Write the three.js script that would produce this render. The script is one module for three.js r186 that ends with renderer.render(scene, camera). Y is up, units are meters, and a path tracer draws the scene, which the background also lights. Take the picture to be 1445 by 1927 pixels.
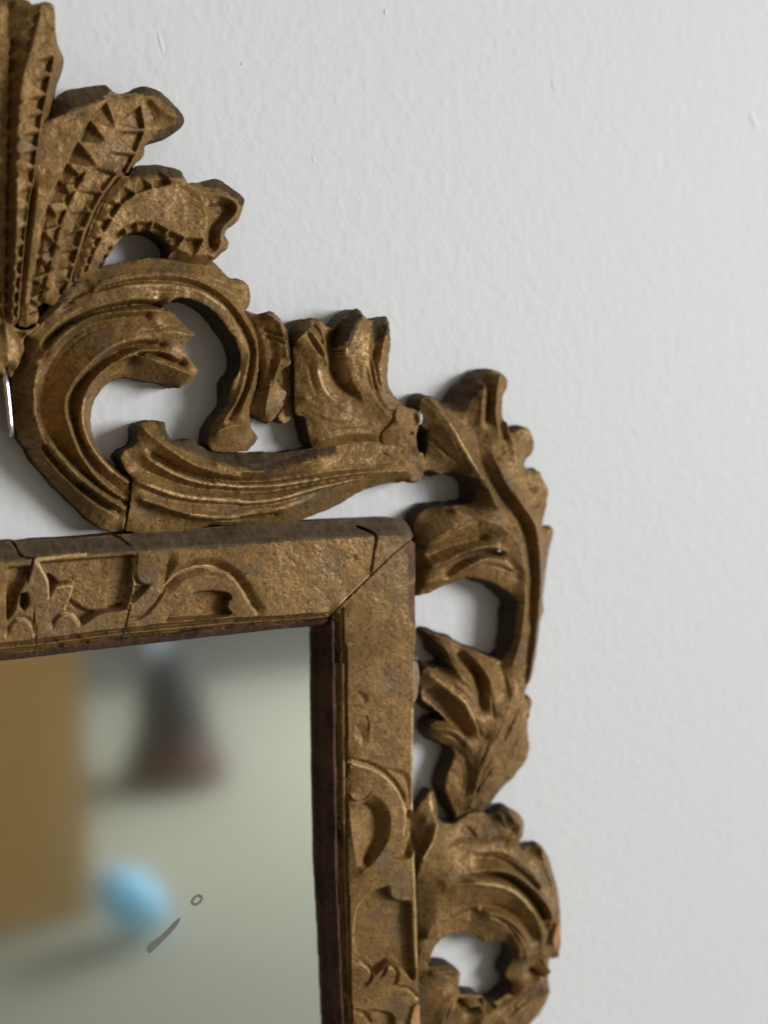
import * as THREE from 'three';
import { RectAreaLightUniformsLib } from 'three/addons/lights/RectAreaLightUniformsLib.js';
import { mergeGeometries } from 'three/addons/utils/BufferGeometryUtils.js';

// ---------------------------------------------------------------- camera, light, exposure
RectAreaLightUniformsLib.init();
const scene = new THREE.Scene();
scene.background = new THREE.Color(0x000000);
const FPX = 2400, EYE = 450, MM = 0.001;                       // lens length in photo pixels; camera distance from the wall in mm
const camera = new THREE.PerspectiveCamera(2 * Math.atan(963.5 / FPX) * 180 / Math.PI, 1445 / 1927, 0.02, 40);
camera.rotation.order = 'YXZ';
camera.rotation.set(THREE.MathUtils.degToRad(-5), THREE.MathUtils.degToRad(-26), THREE.MathUtils.degToRad(-1));
camera.position.set(0, 0, EYE * MM);
camera.updateMatrixWorld(true);
camera.focus = 0.452;
camera.userData.fStop = 4.7;
const renderer = new THREE.WebGLRenderer({ antialias: true });
renderer.toneMapping = THREE.LinearToneMapping;
renderer.toneMappingExposure = 1;
renderer.shadowMap.enabled = true;
const WINDOW = { at: [3.4, 0.5, 3.3], size: [2.3, 1.5], radiance: 23, color: 0xf4f7ff };   // in the right-hand wall
{
  const l = new THREE.RectAreaLight(WINDOW.color, WINDOW.radiance, ...WINDOW.size);
  l.name = 'window_light'; l.position.set(WINDOW.at[0] - 0.03, WINDOW.at[1], WINDOW.at[2]); l.lookAt(-9, WINDOW.at[1], WINDOW.at[2]); scene.add(l);
}

// ---------------------------------------------------------------- random, noise, textures
function rng(seed) { let s = seed >>> 0; return () => { s = (s + 0x6D2B79F5) >>> 0; let t = s; t = Math.imul(t ^ (t >>> 15), t | 1); t ^= t + Math.imul(t ^ (t >>> 7), t | 61); return ((t ^ (t >>> 14)) >>> 0) / 4294967296; }; }
function hash(x, y, s) { let h = Math.imul(x, 374761393) ^ Math.imul(y, 668265263) ^ Math.imul(s, 1442695041); h = Math.imul(h ^ (h >>> 13), 1274126177); return ((h ^ (h >>> 16)) >>> 0) / 4294967296; }
function vnoise(x, y, s, px = 0, py = 0) {                     // value noise, periodic when px / py are given
  const ix = Math.floor(x), iy = Math.floor(y), fx = x - ix, fy = y - iy, u = fx * fx * (3 - 2 * fx), v = fy * fy * (3 - 2 * fy);
  const w = (a, p) => p ? ((a % p) + p) % p : a, x0 = w(ix, px), x1 = w(ix + 1, px), y0 = w(iy, py), y1 = w(iy + 1, py);
  return (hash(x0, y0, s) * (1 - u) + hash(x1, y0, s) * u) * (1 - v) + (hash(x0, y1, s) * (1 - u) + hash(x1, y1, s) * u) * v;
}
function tile(n, size, cells, s, oct = 1, sx = 1, sy = 1) {     // a periodic fbm field of n x n samples
  const out = new Float32Array(n * n);
  let amp = 1, tot = 0;
  for (let o = 0; o < oct; o++) {
    const cx = Math.round(cells * sx) << o, cy = Math.round(cells * sy) << o;
    for (let j = 0; j < n; j++) for (let i = 0; i < n; i++) out[j * n + i] += amp * vnoise(i / n * cx, j / n * cy, s + o * 17, cx, cy);
    tot += amp; amp *= 0.55;
  }
  for (let k = 0; k < out.length; k++) out[k] /= tot;
  return out;
}
const clamp = (x, a = 0, b = 1) => Math.min(b, Math.max(a, x)), sst = (a, b, x) => { const t = clamp((x - a) / (b - a)); return t * t * (3 - 2 * t); };
const toS = (c) => { c = clamp(c); return c <= 0.0031308 ? c * 12.92 : 1.055 * Math.pow(c, 1 / 2.4) - 0.055; };
function dataTex(n, f, srgb, size) {
  const d = new Uint8Array(n * n * 4);
  for (let k = 0; k < n * n; k++) { const c = f(k); for (let i = 0; i < 3; i++) d[k * 4 + i] = Math.round(255 * (srgb ? toS(c[i]) : clamp(c[i]))); d[k * 4 + 3] = 255; }
  const t = new THREE.DataTexture(d, n, n);
  t.wrapS = t.wrapT = THREE.RepeatWrapping; t.magFilter = THREE.LinearFilter; t.minFilter = THREE.LinearMipmapLinearFilter; t.generateMipmaps = true;
  if (srgb) t.colorSpace = THREE.SRGBColorSpace;
  t.repeat.set(1 / size, 1 / size);                            // uv are metres
  t.needsUpdate = true;
  return t;
}
const mix3 = (a, b, t) => [a[0] + (b[0] - a[0]) * t, a[1] + (b[1] - a[1]) * t, a[2] + (b[2] - a[2]) * t];

function giltMaterial(seed, darker = 0, size = 0.13) {
  const n = 1024, big = tile(n, 1, 7, seed, 4), mid = tile(n, 1, 34, seed + 5, 3), fine = tile(n, 1, 190, seed + 9, 2), spk = tile(n, 1, 130, seed + 31, 2), red = tile(n, 1, 11, seed + 77, 4);
  const bright = [0.35, 0.212, 0.076], gold = [0.245, 0.138, 0.043], umber = [0.085, 0.046, 0.016], grey = [0.13, 0.10, 0.068], bole = [0.15, 0.055, 0.03];
  const col = (k) => {
    const g = 0.6 * fine[k] + 0.4 * mid[k], q = n * n - 1 - k;
    let c = mix3(gold, bright, sst(0.52, 0.76, g) * 0.7);
    c = mix3(c, umber, sst(0.46, 0.26, g) * 0.5);
    c = mix3(c, umber, clamp(sst(0.52 - darker, 0.82 - darker, big[k]) * 0.42 + sst(0.58, 0.78, mid[q]) * 0.25));
    c = mix3(c, grey, sst(0.56, 0.72, red[q]) * 0.4);
    c = mix3(c, bole, sst(0.66, 0.74, red[k]) * sst(0.4, 0.6, mid[k]) * 0.35);
    c = mix3(c, umber, sst(0.68, 0.78, spk[k]) * 0.6);
    return c;
  };
  return new THREE.MeshPhysicalMaterial({
    name: 'old_gilding', map: dataTex(n, col, true, size), metalness: 0.28, roughness: 1, specularIntensity: 0.45,
    roughnessMap: dataTex(n, (k) => [0, 0.57 - 0.25 * (fine[k] - 0.5) + 0.5 * (big[k] - 0.5), 0], false, size),
    bumpMap: dataTex(n, (k) => { const v = 0.6 * fine[k] + 0.15 * mid[k] - 0.35 * sst(0.6, 0.76, spk[k]); return [v + 0.2, v + 0.2, v + 0.2]; }, false, size), bumpScale: 0.00017,
  });
}
function woodMaterial(seed, a, b, size = 0.09, along = false) {
  const n = 512, g = tile(n, 1, 10, seed, 4, along ? 1 : 6, along ? 6 : 1), m = tile(n, 1, 60, seed + 3, 2), p = tile(n, 1, 9, seed + 8, 3);
  return new THREE.MeshPhysicalMaterial({
    name: 'bare_wood', specularIntensity: 0.4, map: dataTex(n, (k) => mix3(a, b, clamp(0.6 * g[k] + 0.5 * m[k] + 0.8 * (p[k] - 0.5))), true, size), roughness: 0.8,
    bumpMap: dataTex(n, (k) => { const v = 0.5 * g[k] + 0.5 * m[k]; return [v, v, v]; }, false, size), bumpScale: 0.0006,
  });
}
const M = {
  stain: giltMaterial(53, 0.22), gilt: giltMaterial(11), giltDark: giltMaterial(23, 0.08), giltRail: giltMaterial(37, -0.02),
  edge: woodMaterial(5, [0.035, 0.024, 0.016], [0.10, 0.070, 0.045]),
  rubbedLit: new THREE.MeshPhysicalMaterial({ name: 'rubbed_lit_gold', color: new THREE.Color().setRGB(0.46, 0.305, 0.125), metalness: 0.3, roughness: 0.5, specularIntensity: 0.5 }),  // brighter gold for edge wear and painted-in edge highlights
  dust: woodMaterial(8, [0.045, 0.030, 0.016], [0.175, 0.120, 0.068], 0.09, true), worn: woodMaterial(18, [0.030, 0.018, 0.008], [0.125, 0.078, 0.036]),
  bole: woodMaterial(15, [0.075, 0.032, 0.02], [0.27, 0.15, 0.09]),
  pale: woodMaterial(16, [0.20, 0.13, 0.065], [0.46, 0.33, 0.20]),
  plaster: new THREE.MeshStandardMaterial({ color: new THREE.Color().setRGB(0.7, 0.66, 0.58), roughness: 0.9 }),
  red: woodMaterial(6, [0.026, 0.012, 0.008], [0.125, 0.064, 0.038]),
  raw: woodMaterial(9, [0.42, 0.20, 0.08], [0.60, 0.34, 0.16]),
  steel: new THREE.MeshStandardMaterial({ color: new THREE.Color().setRGB(0.75, 0.74, 0.71), metalness: 1, roughness: 0.22 }),
};

// ---------------------------------------------------------------- the carver's drawing: points measured on the photograph, set at their height above the wall
const ZONES = { A: [0, 0, 0.346], B: [0, 300, 0.346], C: [0, 550, 0.346], D: [400, 550, 0.3114], E: [0, 950, 0.3114], F: [400, 950, 0.3114], G: [700, 680, 0.2768], H: [700, 1080, 0.2768], I: [560, 1250, 0.2076], J: [560, 1550, 0.2076], K: [740, 1480, 0.2491], X: [0, 0, 1] };
const CAM = new THREE.Matrix3().setFromMatrix4(camera.matrixWorld);
function onFrame(zone, x, y, h) {                              // -> [x, y] in mm on the plane h mm in front of the wall
  const z = ZONES[zone], d = new THREE.Vector3((z[0] + x * z[2] - 722.5) / FPX, -(z[1] + y * z[2] - 963.5) / FPX, -1).applyMatrix3(CAM), t = (h - EYE) / d.z;
  return [d.x * t, d.y * t];
}
const AXIS = onFrame('X', 15, 640, 24)[0];
const nums = (s) => s.trim().split(/\s+/).map((p) => p.split(',').map(Number));
function smooth(pts, gap = 0.45) {                             // centripetal Catmull-Rom through [x, y, h]
  const out = [], n = pts.length;
  if (n === 1) return pts;
  for (let i = 0; i < n - 1; i++) {
    const p1 = pts[i], p2 = pts[i + 1], p0 = i ? pts[i - 1] : [2 * p1[0] - p2[0], 2 * p1[1] - p2[1]], p3 = i < n - 2 ? pts[i + 2] : [2 * p2[0] - p1[0], 2 * p2[1] - p1[1]];
    const k = (a, b) => Math.max(1e-3, Math.sqrt(Math.hypot(a[0] - b[0], a[1] - b[1]))), t1 = k(p0, p1), t2 = t1 + k(p1, p2), t3 = t2 + k(p2, p3);
    const m = Math.max(1, Math.ceil(Math.hypot(p2[0] - p1[0], p2[1] - p1[1]) / gap));
    for (let j = 0; j < m; j++) {
      const t = t1 + (t2 - t1) * j / m, q = [];
      for (let c = 0; c < 2; c++) {
        const a1 = (t1 - t) / t1 * p0[c] + t / t1 * p1[c], a2 = (t2 - t) / (t2 - t1) * p1[c] + (t - t1) / (t2 - t1) * p2[c], a3 = (t3 - t) / (t3 - t2) * p2[c] + (t - t2) / (t3 - t2) * p3[c];
        const b1 = (t2 - t) / t2 * a1 + t / t2 * a2, b2 = (t3 - t) / (t3 - t1) * a2 + (t - t1) / (t3 - t1) * a3;
        q.push((t2 - t) / (t2 - t1) * b1 + (t - t1) / (t2 - t1) * b2);
      }
      q.push(p1[2] + (p2[2] - p1[2]) * j / m);
      out.push(q);
    }
  }
  out.push(pts[n - 1]);
  return out;
}
const hAt = (h, k) => { if (!Array.isArray(h)) return h; const f = k * (h.length - 1), i = Math.min(h.length - 2, Math.floor(f)); return h[i] + (h[i + 1] - h[i]) * (f - i); };
function line(zone, h, s) {                                    // a drawn line -> smooth [x, y, h]
  const p = nums(s);
  return smooth(p.map(([x, y], i) => { const hh = hAt(h, p.length > 1 ? i / (p.length - 1) : 0); return [...(zone === 'P' ? [x, y] : onFrame(zone, x, y, hh)), hh]; }));
}
const grown = (l, f) => { const n = l.length, cx = l.reduce((a, p) => a + p[0], 0) / n, cy = l.reduce((a, p) => a + p[1], 0) / n; return l.map(([x, y]) => [cx + (x - cx) * f, cy + (y - cy) * f]); };
const flip = (l) => l.map(([x, y, h]) => [2 * AXIS - x, y, h]).reverse();
function inPoly(poly, x, y) { let c = false; for (let i = 0, j = poly.length - 1; i < poly.length; j = i++) { const a = poly[i], b = poly[j]; if ((a[1] > y) !== (b[1] > y) && x < (b[0] - a[0]) * (y - a[1]) / (b[1] - a[1]) + a[0]) c = !c; } return c; }

// A carved piece: an outline, crease lines at fixed heights with a taut surface between them, then cuts. Returns its geometry (group 0 face, group 1 sawn sides and back).
function carve(o) {
  const S = o.step ?? 0.42, R = (o.round ?? 0.7) * 0.7, back = o.back ?? 6, seed = o.seed ?? 3, both = (l) => o.sym ? [l, flip(l)] : [l], cuts = (l) => o.symCut ? [l, flip(l)] : [l];
  let out = [];
  for (const [zone, h, s] of o.edge) out.push(...line(zone, h, s));
  if (o.sym) out.push(...flip(out));
  out = out.filter((p, i) => { const q = out[(i + 1) % out.length]; return Math.hypot(p[0] - q[0], p[1] - q[1]) > 1e-4; });
  const rw = rng(seed * 91 + 7), jit = o.jitter ?? 0.16;
  out = out.map(([x, y, h]) => [x + jit * 2 * (vnoise(x / 1.6, y / 1.6, seed) - 0.5), y + jit * 2 * (vnoise(x / 1.6 + 50, y / 1.6, seed + 1) - 0.5), h]);
  let x0 = 1e9, x1 = -1e9, y0 = 1e9, y1 = -1e9;
  for (const [x, y] of out) { x0 = Math.min(x0, x); x1 = Math.max(x1, x); y0 = Math.min(y0, y); y1 = Math.max(y1, y); }
  x0 -= 2 * S; y0 -= 2 * S;
  const W = Math.ceil((x1 - x0) / S) + 3, H = Math.ceil((y1 - y0) / S) + 3, N = W * H, X = (i) => x0 + i * S, Y = (j) => y0 + j * S;
  const near = (pts, reach, f, closed) => {                    // f(node, distance, place along) for nodes near a polyline
    const m = pts.length, last = closed ? m : m - 1;
    for (let k = 0; k < last; k++) {
      const a = pts[k], b = pts[(k + 1) % m], dx = b[0] - a[0], dy = b[1] - a[1], l2 = dx * dx + dy * dy || 1e-9;
      const i0 = Math.max(0, Math.floor((Math.min(a[0], b[0]) - reach - x0) / S)), i1 = Math.min(W - 1, Math.ceil((Math.max(a[0], b[0]) + reach - x0) / S));
      const j0 = Math.max(0, Math.floor((Math.min(a[1], b[1]) - reach - y0) / S)), j1 = Math.min(H - 1, Math.ceil((Math.max(a[1], b[1]) + reach - y0) / S));
      for (let j = j0; j <= j1; j++) for (let i = i0; i <= i1; i++) {
        const t = clamp(((X(i) - a[0]) * dx + (Y(j) - a[1]) * dy) / l2), d = Math.hypot(X(i) - a[0] - t * dx, Y(j) - a[1] - t * dy);
        if (d <= reach) f(j * W + i, d, (k + t) / last, a[2] + (b[2] - a[2]) * t);
      }
    }
  };
  const fill = (poly, f) => {                                  // f(node) for nodes inside
    for (let j = 0; j < H; j++) {
      const y = Y(j), cut = [];
      for (let i = 0, k = poly.length - 1; i < poly.length; k = i++) { const a = poly[i], b = poly[k]; if ((a[1] > y) !== (b[1] > y)) cut.push((b[0] - a[0]) * (y - a[1]) / (b[1] - a[1]) + a[0]); }
      cut.sort((p, q) => p - q);
      for (let c = 0; c + 1 < cut.length; c += 2) for (let i = Math.max(0, Math.ceil((cut[c] - x0) / S)); i <= Math.min(W - 1, Math.floor((cut[c + 1] - x0) / S)); i++) f(j * W + i);
    }
  };
  const inside = new Uint8Array(N), dist = new Float32Array(N).fill(9), edgeH = new Float32Array(N).fill(NaN);
  fill(out, (k) => { inside[k] = 1; });
  const holes = (o.hole ?? []).map(([zone, h, t]) => line(zone, h, t + ' ' + t.trim().split(/\s+/)[0]));
  for (const l of holes) { fill(l, (k) => { inside[k] = 0; }); near(l, 4, (k, d, t, h) => { if (d < dist[k]) { dist[k] = d; edgeH[k] = h; } }); }
  near(out, 4, (k, d, t, h) => { if (d < dist[k]) { dist[k] = d; edgeH[k] = h; } }, true);
  // heights
  let fixed = new Float32Array(N).fill(NaN);
  if (!o.freeEdge) for (let k = 0; k < N; k++) if (inside[k] && dist[k] < 1.05 * S) fixed[k] = edgeH[k];
  const bestD = new Float32Array(N).fill(9);
  for (const [zone, h, s] of o.crease ?? []) for (const l of both(line(zone, h, s))) near(l, 0.75 * S, (k, d, t, hh) => { if (inside[k] && d < bestD[k]) { bestD[k] = d; fixed[k] = hh; } });
  const gain = o.gain ?? 1, base = o.face - 1;
  if (gain !== 1) for (let k = 0; k < N; k++) if (fixed[k] === fixed[k]) fixed[k] = Math.max(back + 1.5, base + gain * (fixed[k] - base));
  const levels = [{ W, H, inside, fixed }];
  while (levels.length < 6 && levels.at(-1).W > 12 && levels.at(-1).H > 12) {
    const f = levels.at(-1), w = Math.ceil(f.W / 2), hh = Math.ceil(f.H / 2), ins = new Uint8Array(w * hh), sum = new Float32Array(w * hh), cnt = new Uint8Array(w * hh);
    for (let j = 0; j < f.H; j++) for (let i = 0; i < f.W; i++) { const k = j * f.W + i, c = (j >> 1) * w + (i >> 1); if (f.inside[k]) ins[c] = 1; if (f.fixed[k] === f.fixed[k]) { sum[c] += f.fixed[k]; cnt[c]++; } }
    levels.push({ W: w, H: hh, inside: ins, fixed: sum.map((v, k) => cnt[k] ? v / cnt[k] : NaN) });
  }
  let h = null, pw = 0;
  for (let L = levels.length - 1; L >= 0; L--) {
    const { W: w, H: hh, inside: ins, fixed: fx } = levels[L], g = new Float32Array(w * hh);
    for (let j = 0; j < hh; j++) for (let i = 0; i < w; i++) { const k = j * w + i; g[k] = fx[k] === fx[k] ? fx[k] : h ? h[(j >> 1) * pw + (i >> 1)] : 18; }
    const it = L === levels.length - 1 ? 300 : L === 0 ? 70 : 120, om = 1.7;
    for (let n = 0; n < it; n++) for (let j = 0; j < hh; j++) for (let i = 0; i < w; i++) {
      const k = j * w + i; if (!ins[k] || fx[k] === fx[k]) continue;
      let s = 0, c = 0;
      if (i > 0 && ins[k - 1]) { s += g[k - 1]; c++; } if (i < w - 1 && ins[k + 1]) { s += g[k + 1]; c++; }
      if (j > 0 && ins[k - w]) { s += g[k - w]; c++; } if (j < hh - 1 && ins[k + w]) { s += g[k + w]; c++; }
      if (c) g[k] += (n > it - 20 ? 1 : om) * (s / c - g[k]);
    }
    h = g; pw = w;
  }
  const blur = (times) => { for (let n = 0; n < times; n++) { const g = h.slice(); for (let k = W; k < N - W; k++) { if (!inside[k]) continue; let s = 4 * g[k], c = 4; for (const q of [k - 1, k + 1, k - W, k + W]) if (inside[q]) { s += g[q]; c++; } h[k] = s / c; } } };
  blur(o.soft ?? 1);
  // cuts
  for (const [zone, depth, bevel, s] of o.sunk ?? []) for (const l of cuts(line(zone, o.face ?? 22, s + ' ' + s.trim().split(/\s+/)[0]))) {
    const d = new Float32Array(N).fill(99), ins = new Uint8Array(N);
    fill(l, (k) => { ins[k] = 1; });
    near(l, bevel + 0.1, (k, dd) => { if (dd < d[k]) d[k] = dd; });
    for (let k = 0; k < N; k++) if (ins[k]) h[k] -= depth * sst(0, bevel, Math.min(d[k], bevel));
  }
  for (const [zone, depth, s] of o.pit ?? []) for (const l of cuts(grown(nums(s), o.pitScale ?? 1.2).map(([x, y]) => [...onFrame(zone, x, y, o.face ?? 22), 0]))) {   // a chip cut: falls to its middle
    const d = new Float32Array(N).fill(99), ins = new Uint8Array(N); let most = 0;
    fill(l, (k) => { ins[k] = 1; });
    near(l, 4, (k, dd) => { if (dd < d[k]) d[k] = dd; }, true);
    for (let k = 0; k < N; k++) if (ins[k] && d[k] < 90) most = Math.max(most, d[k]);
    for (let k = 0; k < N; k++) if (ins[k]) h[k] -= depth * Math.min(1, d[k] / most);
  }
  if (o.tool) {                                                // gouge marks that follow the drawn flow lines
    const rt = rng(seed * 13 + 1);
    for (const [zone, hh, t] of o.crease ?? []) {
      const l = line(zone, hh, t), n = l.length;
      if (n < 14) continue;
      for (let c = 0; c < o.tool; c++) {
        const i0 = Math.floor(rt() * n * 0.6), i1 = Math.min(n - 1, i0 + Math.floor(n * (0.2 + 0.5 * rt()))), off = (rt() < 0.5 ? -1 : 1) * (0.7 + 2.2 * rt()), off2 = off * (0.6 + 0.7 * rt()), m = [];
        if (i1 - i0 < 8) continue;
        for (let i = i0; i <= i1; i++) { const a = l[Math.max(0, i - 3)], b = l[Math.min(n - 1, i + 3)], d = Math.hypot(b[0] - a[0], b[1] - a[1]) || 1, f = off + (off2 - off) * (i - i0) / (i1 - i0); m.push([l[i][0] - (b[1] - a[1]) / d * f, l[i][1] + (b[0] - a[0]) / d * f, 0]); }
        const width = 0.45 + 0.5 * rt(), depth = (rt() < 0.75 ? 1 : -0.7) * (0.25 + 0.45 * rt()), dd = new Float32Array(N);
        near(m, width, (k, dist0, tt) => { const v = Math.min(1, 4 * Math.min(tt, 1 - tt)) * (1 - dist0 / width); if (v > dd[k]) dd[k] = v; });
        for (let k = 0; k < N; k++) if (dd[k]) h[k] -= depth * dd[k];
      }
    }
  }
  const rn = rng(seed * 7 + 5);
  for (const [zone, depth, guide, n, w0, w1, side] of o.notch ?? []) {   // a row of chip cuts along a guide line, deepest against it
    const g = smooth(nums(guide).map(([x, y]) => [x, y, 0]), 4), len = [0];
    for (let i = 1; i < g.length; i++) len.push(len[i - 1] + Math.hypot(g[i][0] - g[i - 1][0], g[i][1] - g[i - 1][1]));
    const at = (t) => { const L = clamp(t) * len.at(-1); let i = 1; while (i < g.length - 1 && len[i] < L) i++; const f = (L - len[i - 1]) / (len[i] - len[i - 1] || 1); return [g[i - 1][0] + (g[i][0] - g[i - 1][0]) * f, g[i - 1][1] + (g[i][1] - g[i - 1][1]) * f]; };
    const q = w1 / w0, place = (i) => Math.abs(q - 1) < 0.02 ? i / n : (Math.pow(q, i / n) - 1) / (q - 1);
    for (let i = 0; i < n; i++) {
      const t0 = place(i + 0.05 + 0.06 * rn()), t1 = place(i + 0.90 + 0.08 * rn()), a = at(t0), b = at(t1), tm = (t0 + t1) / 2, w = (w0 + (w1 - w0) * tm) * (0.9 + 0.25 * rn());
      const dx = b[0] - a[0], dy = b[1] - a[1], l = Math.hypot(dx, dy) || 1, k = 0.42 + 0.2 * rn();
      const tri = [a, b, [a[0] + dx * k - side * dy / l * w, a[1] + dy * k + side * dx / l * w]].map(([x, y]) => [...onFrame(zone, x, y, o.face - 1), 0]), dd = depth * (0.85 + 0.3 * rn());
      for (const T of cuts(tri)) {
        const [A, B, C] = o.symCut && T !== tri ? [T[2], T[1], T[0]] : T, det = (B[1] - C[1]) * (A[0] - C[0]) + (C[0] - B[0]) * (A[1] - C[1]);
        fill(T, (kk) => {
          const x = X(kk % W), y = Y((kk / W) | 0), lc = 1 - ((B[1] - C[1]) * (x - C[0]) + (C[0] - B[0]) * (y - C[1])) / det - ((C[1] - A[1]) * (x - C[0]) + (A[0] - C[0]) * (y - C[1])) / det;
          h[kk] -= dd * (1 - lc);
        });
      }
    }
  }
  for (const [zone, depth, width, s] of o.groove ?? []) for (const l of cuts(line(zone, o.face ?? 21, s))) {   // a gouge line with tapered ends; negative depth: a raised vein
    const d = new Float32Array(N);
    near(l, width, (k, dd, t) => { const taper = Math.min(1, 6 * Math.min(t, 1 - t) + (o.blunt ? 1 : 0.15)), v = taper * (1 - dd / width) ** 1.3; if (v > d[k]) d[k] = v; });
    for (let k = 0; k < N; k++) if (d[k]) h[k] -= depth * d[k];
  }
  blur(o.after ?? 0);
  const wob = o.wobble ?? 0.28;
  for (let j = 0; j < H; j++) for (let i = 0; i < W; i++) {
    const k = j * W + i; if (!inside[k]) continue;
    const x = X(i), y = Y(j);
    h[k] += wob * (2 * (vnoise(x / 5.5, y / 5.5, seed + 4) - 0.5) + 1.0 * (vnoise(x / 2.1, y / 2.1, seed + 5) - 0.5) + 0.5 * (vnoise(x / 0.9, y / 0.9, seed + 6) - 0.5));
    if (dist[k] < R) { const t = 1 - dist[k] / R; h[k] -= R * (1 - Math.sqrt(Math.max(0, 1 - t * t))); }
    h[k] = Math.max(h[k], back + 0.8);
  }
  // mesh
  const bareAt = new Uint8Array(N);                            // worn or never gilded, inside a ragged outline
  for (const [zone, hh, t, slot = 2] of o.bare ?? []) for (const l of both(line(zone, hh, t + ' ' + t.trim().split(/\s+/)[0]))) fill(l.map(([x, y]) => [x + (o.ragged ?? 1.6) * (vnoise(x / 1.2, y / 1.2, seed + 80) - 0.5), y + (o.ragged ?? 1.6) * (vnoise(x / 1.2, y / 1.2, seed + 81) - 0.5)]), (k) => { bareAt[k] = slot; });
  for (const [zone, hh, w, t] of o.rubLit ?? []) for (const l of cuts(line(zone, hh, t))) near(l, w * 1.6, (k, d) => { const x = X(k % W), y = Y((k / W) | 0); if (inside[k] && d < w * 2.2 * (vnoise(x / 1.3, y / 1.3, seed + 90) * 0.7 + vnoise(x / 0.5, y / 0.5, seed + 91) * 0.6 - 0.15)) bareAt[k] = 5; });   // brighter gold on carved edges: part wear, part painted edge highlights
  const P = [], I = [], IB = { 2: [], 3: [], 4: [], 5: [] }, at = new Int32Array(N).fill(-1), cross = new Map(), rim = [];
  const node = (k) => { if (at[k] < 0) { at[k] = P.length / 3; P.push(X(k % W), Y((k / W) | 0), h[k]); } return at[k]; };
  const between = (a, b) => {
    const key = a < b ? a * N + b : b * N + a;
    if (!cross.has(key)) {
      const da = dist[a], db = dist[b], t = clamp(da / (da + db + 1e-9), 0.02, 0.98), k = inside[a] ? a : b, xa = X(a % W), ya = Y((a / W) | 0), xb = X(b % W), yb = Y((b / W) | 0);
      cross.set(key, P.length / 3);
      P.push(xa + (xb - xa) * t, ya + (yb - ya) * t, Math.max(back + 0.4, h[k] - Math.max(0, R * (1 - Math.min(1, dist[k] / R)) * 0.6) * 0.6));
    }
    return cross.get(key);
  };
  for (let j = 0; j < H - 1; j++) for (let i = 0; i < W - 1; i++) {
    const c = [j * W + i, j * W + i + 1, (j + 1) * W + i + 1, (j + 1) * W + i], n = inside[c[0]] + inside[c[1]] + inside[c[2]] + inside[c[3]];
    if (!n) continue;
    const J = IB[bareAt[c[0]] || bareAt[c[2]]] ?? I;
    if (n === 4) { const a = c.map(node); J.push(a[0], a[1], a[2], a[0], a[2], a[3]); continue; }
    const poly = [], isX = [];
    for (let q = 0; q < 4; q++) {
      const a = c[q], b = c[(q + 1) % 4];
      if (inside[a]) { poly.push(node(a)); isX.push(0); }
      if (inside[a] !== inside[b]) { poly.push(between(a, b)); isX.push(inside[a] ? 1 : 2); }
    }
    for (let q = 1; q + 1 < poly.length; q++) J.push(poly[0], poly[q], poly[q + 1]);
    for (let q = 0; q < poly.length; q++) if (isX[q] === 1 && isX[(q + 1) % poly.length] === 2) rim.push([poly[q], poly[(q + 1) % poly.length]]);
  }
  // sawn sides: a little undercut, wavering
  const faceVerts = P.length / 3, PW = [], IW = [], wallAt = new Map(), UW = [];
  const ROWS = [0, 0.12, 0.5, 1];
  const nrm = new Map();
  for (const [a, b] of rim) { const dx = P[b * 3] - P[a * 3], dy = P[b * 3 + 1] - P[a * 3 + 1], l = Math.hypot(dx, dy) || 1; for (const v of [a, b]) { const q = nrm.get(v) ?? [0, 0]; q[0] += dy / l; q[1] -= dx / l; nrm.set(v, q); } }
  const wall = (v) => {
    if (!wallAt.has(v)) {
      wallAt.set(v, PW.length / 3);
      const x = P[v * 3], y = P[v * 3 + 1], z = P[v * 3 + 2], q = nrm.get(v), l = Math.hypot(...q) || 1;
      for (const r of ROWS) {
        const inset = -(o.draft ?? 0.0) * r + (o.waver ?? 0.5) * (vnoise(x / 3, y / 3 + r * 3, seed + 60) - 0.5) * (r > 0.05 ? 1 : 0);
        PW.push(x + q[0] / l * inset, y + q[1] / l * inset, z + (back - z) * r); UW.push((x + y) * MM, (z + (back - z) * r) * MM);
      }
    }
    return wallAt.get(v);
  };
  for (const [a, b] of rim) { const A = wall(a), B = wall(b); for (let r = 0; r + 1 < ROWS.length; r++) IW.push(A + r, A + r + 1, B + r, B + r, A + r + 1, B + r + 1); }
  const thin = (l) => l.filter((_, i) => i % 3 === 0), v2 = ([x, y]) => new THREE.Vector2(x, y);
  const cap = THREE.ShapeUtils.triangulateShape(thin(out).map(v2), holes.map((l) => thin(l).map(v2))), capPts = [out, ...holes].flatMap(thin);
  const c0 = PW.length / 3;
  for (const [x, y] of capPts) { PW.push(x, y, back); UW.push(x * MM, y * MM); }
  for (const [a, b, c] of cap) IW.push(c0 + a, c0 + c, c0 + b);
  const pos = new Float32Array([...P, ...PW]).map((v) => v * MM), uv = new Float32Array(pos.length / 3 * 2);
  for (let v = 0; v < faceVerts; v++) { uv[v * 2] = pos[v * 3]; uv[v * 2 + 1] = pos[v * 3 + 1]; }
  uv.set(UW, faceVerts * 2);
  const g = new THREE.BufferGeometry();
  g.setAttribute('position', new THREE.BufferAttribute(pos, 3));
  g.setAttribute('uv', new THREE.BufferAttribute(uv, 2));
  const faces = [...I, ...IB[2], ...IB[3], ...IB[4], ...IB[5]], nf = faces.length, idx = new Uint32Array(nf + IW.length);
  idx.set(faces); for (let k = 0; k < IW.length; k++) idx[nf + k] = IW[k] + faceVerts;
  g.setIndex(new THREE.BufferAttribute(idx, 1));
  g.computeVertexNormals();
  g.addGroup(0, I.length, 0); g.addGroup(nf, IW.length, 1);
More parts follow.
